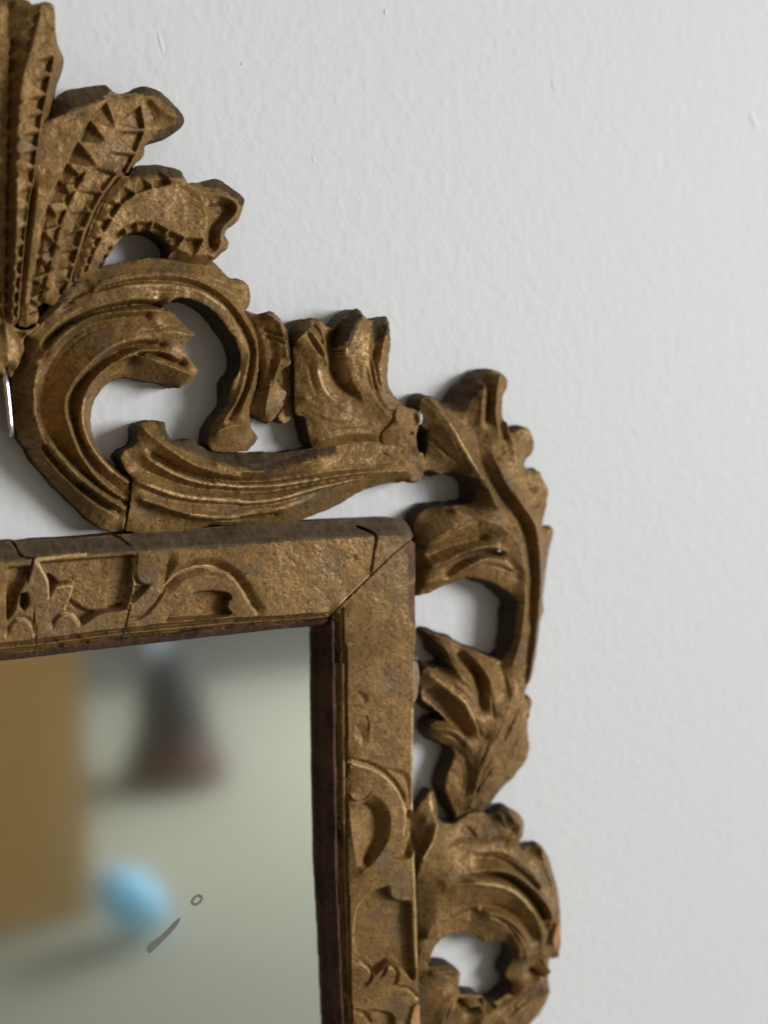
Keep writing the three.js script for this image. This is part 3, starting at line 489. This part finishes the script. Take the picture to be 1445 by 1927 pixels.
// the great scroll
carvedPair('scroll', {
  back: 5.2, tool: 3, rubLit: [['C', 24.5, 0.5, '400,186 300,273 218,421 197,561 212,701 262,821 350,931 450,1031'], ['C', 21.3, 0.3, '458,583 449,700 477,804 539,897 621,979'], ['B', 20, 0.3, '680,692 900,682 1080,715 1220,810']], seed: 51, gain: 1.2, draft: 0, waver: 1.0, face: 20, round: 0.9, wobble: 0.34,
  edge: [['C', 17, '712,1012 708,1080 702,1140 690,1215 680,1290'], ['C', 15, '640,1300 600,1302 520,1260 420,1170 320,1070 240,980 185,910 150,850 100,780 76,600 68,470'], ['C', 17, '80,440 130,330 138,260 190,190'], ['B', 17, '205,880 300,775 400,685 480,618 580,575'], ['B', 17, '700,553 840,533 960,543 1050,555 1130,568'], ['B', 15, '1165,555 1205,592 1252,640 1300,648 1345,672 1366,722 1362,782 1342,822'],
    ['C', 17, '1345,115 1395,220 1412,350 1398,500 1370,600 1358,672'], ['C', 17, '1372,740 1405,790 1390,822 1352,862'], ['C', 17, '1240,874 1150,856 1138,805 1152,730 1202,660 1240,610'], ['C', 21, '1262,490 1305,430 1312,350 1292,280 1250,210 1190,130 1120,72 1040,36 960,32 905,62'], ['C', 17, '890,95 940,105 975,138'], ['C', 19, '1020,190 1062,230 1030,260 1008,292 1022,350 1060,400 1082,430 1062,462 1030,492 980,522'], ['C', 14, '900,498 780,478 670,462 590,497 522,580'], ['C', 13, '503,640 501,730 520,800 562,880 622,942 690,992']],
  crease: [['C', [23, 25, 25, 25, 24, 22], '880,98 740,100 600,112 500,132 400,185 300,272 218,420 197,560 212,700 262,820 350,930 450,1030 560,1112 670,1178'],
    ['C', [15, 16, 16, 15], '880,72 760,66 640,82 500,116 385,172 284,258 196,410 170,560 188,700 240,828 332,943 432,1043 542,1128 645,1190'],
    ['C', [20.5, 21, 21, 20, 18], '860,45 740,40 620,58 480,95 360,150 256,238 168,400 140,560 156,710 212,845 306,967 410,1067 520,1152 625,1212'],
    ['C', [20, 19, 17, 15, 14.5, 14.5, 15, 15], '800,130 700,134 600,146 520,166 425,216 334,300 258,432 236,560 252,698 300,810 386,912 484,1006 594,1090 690,1145'],
    ['C', [21.5, 22.5, 22.5, 22.5, 22, 21, 20, 18.5], '870,262 760,258 640,285 540,345 455,425 385,520 358,610 386,740 426,857 486,957 568,1052 680,1130'],
    ['C', [18, 16, 15.5, 15.5, 15.5, 16], '885,288 770,280 657,311 563,374 474,454 406,537 383,622 408,733 448,842 508,938 588,1028 694,1110'],
    ['C', [21, 21.5, 21.5, 21, 20.5, 19], '1040,446 900,388 800,350 700,350 602,398 502,488 457,582 448,700 476,803 538,896 620,978 706,1038'],
    ['C', 16.5, '985,392 880,345 780,338 682,370 592,430 515,510'], ['C', 20.5, '980,372 880,325 780,318 676,350 582,410'],
    ['C', [20.5, 22, 22], '1040,235 960,215 860,225 740,240'],
    ['C', 20, '160,240 330,80 430,25'], ['B', [20, 21, 20.5], '420,760 560,690 740,640 960,635 1100,670 1250,770 1345,900'], ['B', [18, 18.6, 18], '330,800 480,722 680,672 900,662 1080,692 1230,792 1330,922'], ['B', 21, '500,735 680,692 900,682 1080,715 1220,810 1300,930'],
    ['C', [18, 18.5, 18], '1230,70 1330,200 1370,300 1362,420 1320,560 1250,690'], ['C', 21, '1300,210 1345,320 1340,420 1300,560 1220,690'], ['C', 21.5, '1320,150 1385,270 1392,380 1360,520 1310,640'], ['C', 20.5, '1180,760 1250,730 1340,720']],
  groove: [['C', 1.2, 0.8, '860,50 875,75 905,62'], ['C', 1.5, 0.6, '700,350 800,345 880,380 945,392'], ['B', 1, 0.7, '1150,650 1250,680 1340,720'], ['B', 0.9, 0.6, '1180,690 1280,740 1330,790'], ['C', 1, 0.4, '130,420 128,560 150,720 190,820'], ['C', 0.7, 0.4, '690,1150 720,1200 800,1270'], ['C', 0.8, 0.4, '1255,700 1310,600 1345,500 1355,400']],
});
// lower limb of the scroll: a tongue of acanthus running to the corner
carved('acanthus_limb', {
  back: 5.2, bare: [['C', 18, '860,690 920,690 950,790 1090,780 1240,850 1420,860 1420,960 1250,935 1120,895 1000,850 900,800'], ['D', 18, '160,950 420,955 560,935 760,900 760,960 600,1000 450,1060 330,1080 220,1060 150,1010']], tool: 3, rubLit: [['C', 20, 0.35, '860,930 960,985 1100,1034 1250,1054 1300,1060'], ['D', 20, 0.35, '20,1146 200,1172 400,1166 640,1130'], ['C', 20.8, 0.3, '800,1046 1000,1110 1200,1129 1300,1130'], ['D', 20.4, 0.3, '20,1258 200,1270 400,1248 640,1182 850,1136'], ['C', 21, 0.3, '1040,1214 1200,1230 1300,1228']], seed: 53, gain: 1.3, draft: 0, waver: 1.0, face: 19, round: 0.8, wobble: 0.3,
  edge: [['C', 18, '722,1012 690,970 662,890 682,860 732,840 752,790 756,740 768,712'], ['C', 16, '832,700 902,707 912,760 942,800 1002,806 1050,802 1082,832'], ['C', 15, '1142,852 1242,872 1400,876'], ['D', 15, '330,968 400,975 520,955 600,945 750,905 900,875 1060,860 1180,840 1240,900'], ['D', 18, '1245,965 1272,975 1278,1088 1246,1150 1202,1142'], ['D', 14, '1100,1152 1000,1170 880,1220 760,1290 640,1340 530,1387'], ['D', 14, '420,1402 200,1405 0,1410'], ['C', 14, '1156,1268 1000,1305 800,1315 690,1300'], ['C', 18, '700,1215 714,1140 718,1080']],
  crease: [['C', [20, 21.5, 21.5], '770,735 850,800 940,870 1050,940 1180,985 1300,1003'], ['D', [21.5, 21, 19.5], '20,1040 180,1082 340,1080 480,1048 640,1008'], ['C', 15.5, '820,885 930,945 1060,994 1200,1026 1300,1036'], ['D', [15.5, 16, 17.5], '20,1118 150,1140 300,1144 500,1120 700,1083 1000,1050'],
    ['C', 20, '790,888 900,962 1040,1020 1200,1052 1300,1060'], ['D', [20, 20, 18.5], '20,1146 200,1172 400,1166 640,1130 900,1092 1180,1080'], ['C', 17, '760,950 860,1000 1000,1050 1200,1080 1300,1085'], ['D', [17, 17, 18], '20,1185 200,1206 400,1192 640,1150 900,1108'],
    ['C', [20, 21, 20.5], '735,1022 850,1070 1000,1112 1200,1130 1300,1130'], ['D', [20.5, 20.5, 19], '20,1258 200,1270 400,1248 640,1182 900,1124'], ['C', 18.5, '735,1050 850,1096 1000,1136 1200,1152 1300,1150'], ['D', [18.5, 18.5, 17.5], '20,1280 200,1292 400,1270 640,1200 850,1145'],
    ['C', [20, 21, 20.5], '770,1128 900,1172 1040,1214 1200,1230 1300,1228'], ['D', [20.5, 20, 18], '20,1352 200,1345 400,1315 600,1250'], ['C', 15.5, '760,1152 900,1194 1040,1238 1200,1250 1300,1247'], ['D', 15.5, '20,1376 200,1368 380,1338']],
  groove: [['C', 1.1, 0.4, '800,850 870,890 960,930'], ['C', 0.8, 0.35, '900,790 960,850 1040,900'], ['D', 0.8, 0.35, '700,1060 900,1050 1100,1030'], ['D', 0.6, 0.3, '200,1290 480,1240 700,1170'], ['D', 1, 0.4, '560,970 580,1010 640,1030'], ['D', 1.6, 0.3, '1040,960 1100,1010']],
});
// leaf at the shoulder of the scroll, and a lower one behind it
carved('acanthus_leaf', {
  back: 8, bare: [['D', 19, '420,240 480,240 490,400 450,420 440,330']], tool: 2, seed: 55, gain: 1.25, draft: 0, waver: 1.0, face: 19, round: 0.7,
  edge: [['D', 17, '205,105 262,130 312,130 362,115 402,150 445,215 463,262 468,330 473,400 474,428 422,468 402,488 396,540 422,578 443,600 440,640 402,730 347,790'], ['D', 16, '300,772 232,722 222,700 282,560 292,450 272,330 237,220']],
  crease: [['D', 21, '330,130 400,180 440,300 450,390'], ['D', 18, '310,220 360,330 370,420 350,560'], ['D', 20, '400,320 430,380 400,440 370,520 330,640 320,740'], ['D', 17.5, '260,160 310,300 330,440 310,580 270,700']],
  groove: [['D', 1.6, 0.9, '305,215 370,250 452,292'], ['D', 1.5, 0.9, '320,260 380,285 445,330'], ['D', 1.3, 0.9, '365,400 370,450 360,500']],
});
carved('leaf_back', { back: 5.2, seed: 56, face: 12, edge: [['D', 12.5, '380,430 480,400 492,520 494,738 432,790 396,766 420,700 440,640 400,560']] }, [M.giltDark, M.edge, M.worn, M.worn, M.worn, M.rubbedLit]);
// palmette above the corner
carved('palmette', {
  back: 5.2, bare: [['D', 19, '455,225 500,170 605,130 612,170 575,235 520,275 490,330'], ['D', 18, '735,225 790,170 880,70 900,130 850,195 800,300 770,330 740,300'], ['D', 18, '960,180 1060,130 1095,180 1100,300 1040,260 980,300']], tool: 3, rubLit: [['D', 22.5, 0.4, '805,310 800,420 840,540'], ['D', 20, 0.35, '640,470 660,560 700,620']], seed: 57, gain: 1.25, draft: 0, waver: 1.0, face: 20, round: 0.8, wobble: 0.34,
  edge: [['D', 16, '472,215 512,185 562,160 606,150'], ['D', 17, '650,165 732,222 762,190 802,140 842,110 877,95'], ['D', 18, '905,120 935,160 967,170 1012,150 1050,145 1068,180'], ['D', 17, '1080,320 1066,450 1062,540 1100,620 1170,690 1240,715 1255,760 1235,860'], ['D', 16, '1245,955 1180,985 1100,975'], ['D', 15, '950,910 700,950 625,955'], ['D', 17, '592,890 577,820 557,752 512,740 502,600 497,400 474,262']],
  crease: [['D', 20.5, '500,310 530,270 575,235 600,245 660,330 690,430'], ['D', 20, '620,400 660,560 720,640 800,680'], ['D', [14, 13, 13, 15, 19], '735,240 722,350 738,460 785,560 880,640'], ['D', [22, 23, 22.5, 21, 20], '900,140 845,210 805,310 800,420 840,540 910,640'], ['D', 21, '950,240 940,380 970,520 1040,660 1120,780'], ['D', 18, '975,180 990,300 960,400'], ['D', 20, '1060,200 1030,330 1020,460 1040,570 1120,670'], ['D', 19, '560,640 700,720 900,760 1080,830'], ['D', 18.5, '640,900 800,860 1000,850']],
  groove: [['D', 2.0, 1.0, '570,235 620,320 670,390'], ['D', 2.0, 1.0, '625,185 665,250 680,330'], ['D', 2.4, 0.9, '948,370 958,480 990,610'], ['D', 1.6, 0.8, '1005,330 985,440 1010,580'], ['D', 2.2, 0.6, '1060,715 1085,745 1070,800 1035,850 1050,920 1100,965'], ['D', 1.8, 0.4, '1085,745 1120,690'], ['D', 1.2, 0.5, '1100,960 1150,940 1190,965'], ['D', 1.2, 0.5, '780,300 775,330 800,320']],
  pit: [['D', 1.6, '1060,715 1090,705 1110,720 1085,745']],
});
// corner leaf work on the right, pierced twice
carved('side_ornament', {
  back: 6, bare: [['G', 17, '540,300 590,210 690,110 800,60 830,75 780,140 720,190 690,250 650,310'], ['G', 17, '480,235 560,270 640,300 640,330 560,330 480,300']], tool: 4, rubLit: [['G', 22.5, 0.4, '400,264 480,367 562,497 640,642 720,782'], ['H', 20, 0.35, '400,682 535,802 625,882 692,1002']], seed: 61, gain: 1.5, draft: -1.3, waver: 0.9, face: 20, round: 1.0, wobble: 0.42,
  edge: [['G', 17, '335,330 340,285 360,248 402,236 452,270'], ['G', 14, '500,292 555,282 590,222 622,182 660,165'], ['G', 15, '692,130 742,92 802,72 868,66 910,85 940,130 935,180 912,250 902,340 917,430'], ['G', 15, '962,490 1000,470 1030,456 1070,456 1100,490 1118,560 1110,620 1072,663'], ['G', 14, '1060,702 1082,736 1160,756 1190,810 1222,870 1216,950 1196,1050 1178,1128'], ['G', 12, '1202,1142 1245,1136 1264,1160 1255,1220 1231,1290 1216,1400 1201,1550 1190,1640'],
    ['H', 12, '1195,250 1170,350 1160,430 1140,600 1110,720 1062,828'], ['H', 13, '1072,860 1110,863 1110,900 1092,1000 1087,1080 1096,1180 1076,1280 1002,1380 902,1480 842,1560 792,1620 760,1640 662,1642 652,1680 592,1690'], ['H', 16, '585,1640 545,1560 508,1470 520,1380 552,1300 575,1240 565,1190 502,1160 440,1130 406,1090 406,1040 440,1016 500,1008'], ['H', 16, '508,985 470,950 402,900 352,860 342,760 346,690 382,642 432,650'], ['H', 15, '520,640 512,580 452,520 432,460 402,425 382,402'], ['H', 16, '440,410 552,450 652,500 722,530 842,580 902,588 945,520'], ['H', 18, '978,430 984,300 1000,210 960,150 882,90 802,50 702,26 642,22'], ['H', 17, '560,70 502,82 422,120 322,150'], ['G', 15, '302,1555 302,1500 312,1400 312,1250 310,1120 332,1050 402,1000'], ['G', 17, '482,992 562,988 640,978 700,950 712,900 702,830 652,778 562,752 472,766 402,742 362,746 352,702 386,602 394,472'], ['G', 17, '350,440 335,400']],
  crease: [['G', [19, 22, 23, 22], '400,262 480,365 562,495 640,640 720,780 790,900 850,1000'], ['G', [18.6, 17.6, 17, 17, 17.2, 17], '640,420 705,500 735,640 795,780 875,900 965,1010 1045,1150 1075,1300 1090,1440 1093,1600'], ['H', [17, 17, 17.2], '1093,150 1090,300 1078,500 1055,700 1040,800'],
    ['G', [20, 21, 21, 20], '830,640 905,830 1005,980 1090,1090 1130,1300 1140,1440 1141,1500'], ['H', [20, 19, 18], '1141,58 1125,300 1105,520 1070,740'], ['G', [20, 20, 20], '760,160 750,300 735,420'], ['G', 16.5, '812,120 800,250 785,400'], ['G', 20, '868,90 842,210 838,350 865,520'], ['G', 17, '905,130 885,250 872,400 900,520'], ['G', 18.5, '920,420 960,560 1000,680'], ['G', 15.5, '1040,520 1060,570 1030,610'], ['G', 18, '940,560 840,660'], ['G', 17.5, '1080,760 1100,850 1080,960'],
    ['G', [20, 21.5, 20], '560,1010 640,1050 760,1080 900,1140 1000,1250 1040,1440 1042,1500'], ['G', [17, 16, 17], '400,1320 520,1265 640,1232 760,1200'], ['G', [20, 21, 20], '345,1260 480,1200 600,1130 720,1100'], ['G', [20.5, 21.5, 20], '400,1400 540,1335 680,1275 820,1262 930,1310'], ['G', [17, 15.5, 17], '510,1445 600,1355 720,1312 860,1302'], ['G', [19, 20.5, 19], '360,1500 520,1480 640,1400 780,1340 900,1370 990,1480'], ['H', [20, 20, 19], '1042,58 1030,250 1010,420 960,620'],
    ['H', [19, 20, 20, 18], '460,470 530,560 570,650 650,745 708,850 742,945'], ['H', [16, 15, 15, 17], '600,560 690,640 740,760 752,930'], ['H', [19, 20.5, 19.5], '660,540 750,640 800,740 800,900'], ['H', [16, 16], '880,620 900,720 920,800'], ['H', [18, 20, 20.5, 20, 18], '400,680 535,800 625,880 692,1000 770,1115'], ['H', [15, 14, 15], '380,800 480,880 560,980 640,1090'], ['H', [18, 19, 18], '420,1060 540,1060 640,1120 690,1230'], ['H', [16, 17], '560,1180 640,1260 660,1420 620,1560'], ['H', [19, 20, 18], '960,820 900,1000 800,1200 720,1400 680,1600'], ['H', 17.5, '1080,960 1000,1160 860,1400 760,1560'], ['H', 17, '1060,870 1030,960']],
  groove: [['G', 1.4, 0.9, '1080,870 1140,885 1200,850'], ['G', 1.4, 0.9, '1080,980 1140,1000 1205,970'], ['H', 1.2, 0.8, '800,780 830,900 850,1000'], ['H', 1.3, 0.9, '700,980 740,1060 770,1130'], ['H', 1.2, 0.8, '840,1320 760,1440 690,1560'], ['H', 1.2, 0.8, '1040,900 960,1040 900,1180'], ['H', 1.2, 0.8, '560,1040 620,1070 640,1110'], ['G', 1.2, 0.8, '960,1110 1000,1200 1020,1300'], ['G', 1, 0.7, '420,520 500,620 600,700'], ['G', 1.2, 0.8, '800,1390 880,1400 960,1440']],
}, [M.giltDark, M.edge, M.worn, M.worn, M.worn, M.rubbedLit]);
// lower scroll on the right
carved('side_scroll', {
  back: 6, bare: [['K', 15, '720,230 850,140 900,170 860,210 850,270 780,260'], ['K', 15, '960,440 1000,440 1060,455 1010,480']], tool: 4, rubLit: [['K', 20.8, 0.4, '620,722 780,737 920,802 1040,932'], ['K', 18.5, 0.35, '345,100 340,280 290,400 220,530']], seed: 63, gain: 1.6, draft: 0, waver: 1.0, face: 19, round: 0.9, wobble: 0.36,
  edge: [['K', 14, '100,1900 110,1200 120,700 130,300 165,250 242,130 312,42 345,100 358,255'], ['K', 15, '400,288 470,292 545,245 582,216'], ['K', 14, '702,206 742,226 802,200 852,168 930,190 990,240 1010,300 1005,380 976,438'], ['K', 14, '987,474 1060,470 1132,452 1170,510 1212,600 1246,720 1270,830 1280,950 1290,1100 1277,1308'], ['K', 13, '1242,1318 1212,1322 1200,1372 1202,1500 1212,1580 1160,1700 1090,1794 1000,1900'], ['K', 14, '700,2000 300,2000']],
  crease: [['K', [18.8, 18, 16, 15, 14.5, 14, 14, 14], '400,745 480,715 560,690 700,666 850,676 980,762 1090,880 1148,1000 1166,1150 1172,1240'], ['K', [18.8, 19.3, 20.5, 21, 20.5, 19, 18], '380,730 480,688 700,630 850,640 990,720 1110,840 1180,960 1205,1080 1195,1200'], ['K', [19, 21, 21, 20.5, 20, 18], '430,740 620,720 780,735 920,800 1040,930 1110,1080 1135,1280'], ['K', [16.5, 16, 16, 17], '260,1140 345,1060 480,988 640,922 760,918 900,972 1000,1062 1050,1150'], ['K', [19, 20, 20, 19], '640,940 780,955 920,1050 1000,1180 1010,1290'], ['K', 19, '720,985 860,1060 930,1170 950,1300'], ['K', [19, 18, 18], '250,1150 290,1080 360,1030 480,960 620,900'],
    ['K', 16, '206,1400 230,1240 280,1150'], ['K', [18, 20, 18], '340,280 290,400 220,530 180,690'], ['K', 16.5, '260,250 230,400 190,500'], ['K', 18, '640,500 760,500 900,560 1060,690 1180,860'], ['K', 16, '640,540 800,550 960,640 1080,760'], ['K', 17, '830,230 850,300 900,330'], ['K', 18.5, '900,240 960,290 950,360 880,400'], ['K', 18, '1130,480 1150,600 1220,760'], ['K', 15.5, '1180,720 1250,780'],
    ['K', [19, 19], '1200,1400 1000,1530 800,1660 650,1800'], ['K', 13, '1030,1390 1080,1420 1000,1480 900,1560 780,1640'], ['K', 13, '1080,1340 1130,1340 1140,1400'], ['K', 16.5, '1190,1560 1000,1680 850,1800'], ['K', 18.5, '450,1580 400,1700 370,1800'], ['K', 14, '480,1620 560,1650 660,1620'], ['K', 19, '480,1700 640,1660 690,1700'], ['K', 18, '300,1420 420,1400 490,1420']],
  sunk: [],
  groove: [['K', 1.5, 0.9, '420,470 520,430 700,430 850,400'], ['K', 1.6, 1.0, '600,330 640,380 660,410'], ['K', 1.0, 0.7, '680,520 820,520 960,590 1080,700'], ['K', 1.3, 0.7, '760,990 900,1060 980,1160 1020,1260'], ['K', 1.4, 0.6, '204,1560 210,1400 232,1240'], ['K', 1.0, 0.7, '460,1620 420,1720 390,1800'], ['K', 1, 0.6, '950,1700 970,1720']],
  hole: [['K', 16, '272,1372 310,1250 375,1170 455,1125 550,1108 640,1140 700,1182 770,1182 850,1195 895,1222 912,1310 870,1400 860,1440 905,1495 900,1540 842,1600 770,1642 712,1640 690,1600 600,1580 515,1575 515,1480 520,1420 475,1375 420,1362']],
}, [M.giltDark, M.edge, M.worn, M.worn, M.worn, M.rubbedLit]);

// bare wood showing where corners have broken off
{
  const chip = (name, pts, h, m, label, seed) => carved(name, { back: h - 3, seed, round: 0.4, wobble: 0.2, edge: [[pts[0], h, pts[1]]] }, [m, m], label);
  chip('bare_wood_chip', ['J', '1062,1660 1098,1640 1106,1720 1108,1900 1085,2000 1040,1950 1030,1800'], 22.3, M.raw, 'bright orange bare wood at the rail edge', 71);
  chip('splinter', ['I', '1025,-30 1076,-20 1100,60 1104,150 1080,290 1058,345 1025,345'], 20.6, M.pale, 'pale splintered wood on the rail edge', 73);
  for (const [k, pts] of ['310,345 325,335 332,380 340,420 330,440 318,410', '284,478 294,470 298,495 286,500', '712,1345 750,1340 756,1356 720,1360', '846,1288 862,1272 870,1285 855,1298'].entries()) {
    const l = nums(pts), c = l.reduce((a, q) => [a[0] + q[0] / l.length, a[1] + q[1] / l.length], [0, 0]), rx = Math.max(...l.map((q) => Math.abs(q[0] - c[0]))) * 0.042, ry = Math.max(...l.map((q) => Math.abs(q[1] - c[1]))) * 0.042, h = [17.6, 17.4, 19.5, 20.4][k], at = onFrame('G', c[0], c[1], h);
    const g = new THREE.SphereGeometry(1, 20, 14), p = g.attributes.position;
    for (let i = 0; i < p.count; i++) { const x = p.getX(i), y = p.getY(i), z = p.getZ(i), f = 0.6 + 0.8 * vnoise(x * 2.2 + 9 + k * 5, y * 2.2 + z * 1.7 + 9, 90 + k); p.setXYZ(i, (at[0] + x * rx * f) * MM, (at[1] + y * ry * f) * MM, (h + z * 0.8 * f) * MM); }
    g.computeVertexNormals(); part('plaster_fleck', g, M.plaster, mirror);
  }
  chip('bare_wood_chip', ['K', '1215,1130 1240,1040 1262,1060 1250,1160 1228,1230 1205,1190'], 20.6, M.raw, undefined, 72);
}
// marks in the silvering
{
  const mark = new THREE.MeshStandardMaterial({ name: 'lost_silvering', color: new THREE.Color().setRGB(0.15, 0.15, 0.125), roughness: 0.6 });
  const at = (x, y) => onFrame('X', x, y, GLASS_Z + 0.15), blob = (pts, hole) => {
    const s = new THREE.Shape(smooth(pts.map(([x, y]) => [...at(x, y), 0]), 0.2).map(([x, y]) => new THREE.Vector2(x * MM, y * MM)));
    if (hole) s.holes.push(new THREE.Path(smooth(hole.map(([x, y]) => [...at(x, y), 0]), 0.2).map(([x, y]) => new THREE.Vector2(x * MM, y * MM))));
    const g = new THREE.ExtrudeGeometry(s, { depth: 0.1 * MM, bevelEnabled: false }); g.translate(0, 0, (GLASS_Z + 0.02) * MM); return g;
  };
  const ring = (r) => Array.from({ length: 13 }, (_, i) => { const a = i / 12 * 2 * Math.PI, u = Math.cos(a) * 13 * r, v = Math.sin(a) * 8.5 * r; return [371 + u * 0.77 + v * 0.64, 1694 - u * 0.64 + v * 0.77]; });
  part('silvering_mark', blob(ring(1), ring(0.55)), mark, mirror, 'small grey ring in the glass');
  part('silvering_mark', blob([[276, 1788], [282, 1776], [297, 1766], [314, 1751], [330, 1734], [340, 1727], [336, 1738], [322, 1756], [308, 1770], [294, 1784], [281, 1794], [276, 1788]]), mark, mirror, 'thin grey streak in the glass');
}
// the steel hook it hangs from
{
  const p = (x, y, h) => { const [a, b] = onFrame('C', x, y, h); return new THREE.Vector3(a * MM, b * MM, h * MM); };
  const hook = thing(new THREE.Group(), 'picture_hook', 'shiny thin steel hook hanging between the two scrolls under the shell', 'hook');
  const pts = [p(26, 380, 16), p(32, 470, 21.5), p(36, 490, 22), p(48, 600, 22), p(62, 740, 22), p(66, 764, 21.3), p(66, 772, 18), p(64, 768, 4)];
  const g = new THREE.TubeGeometry(new THREE.CatmullRomCurve3(pts, false, 'centripetal'), 80, 0.95 * MM, 16);
  part('rod', g, M.steel, hook);
}
renderer.render(scene, camera);
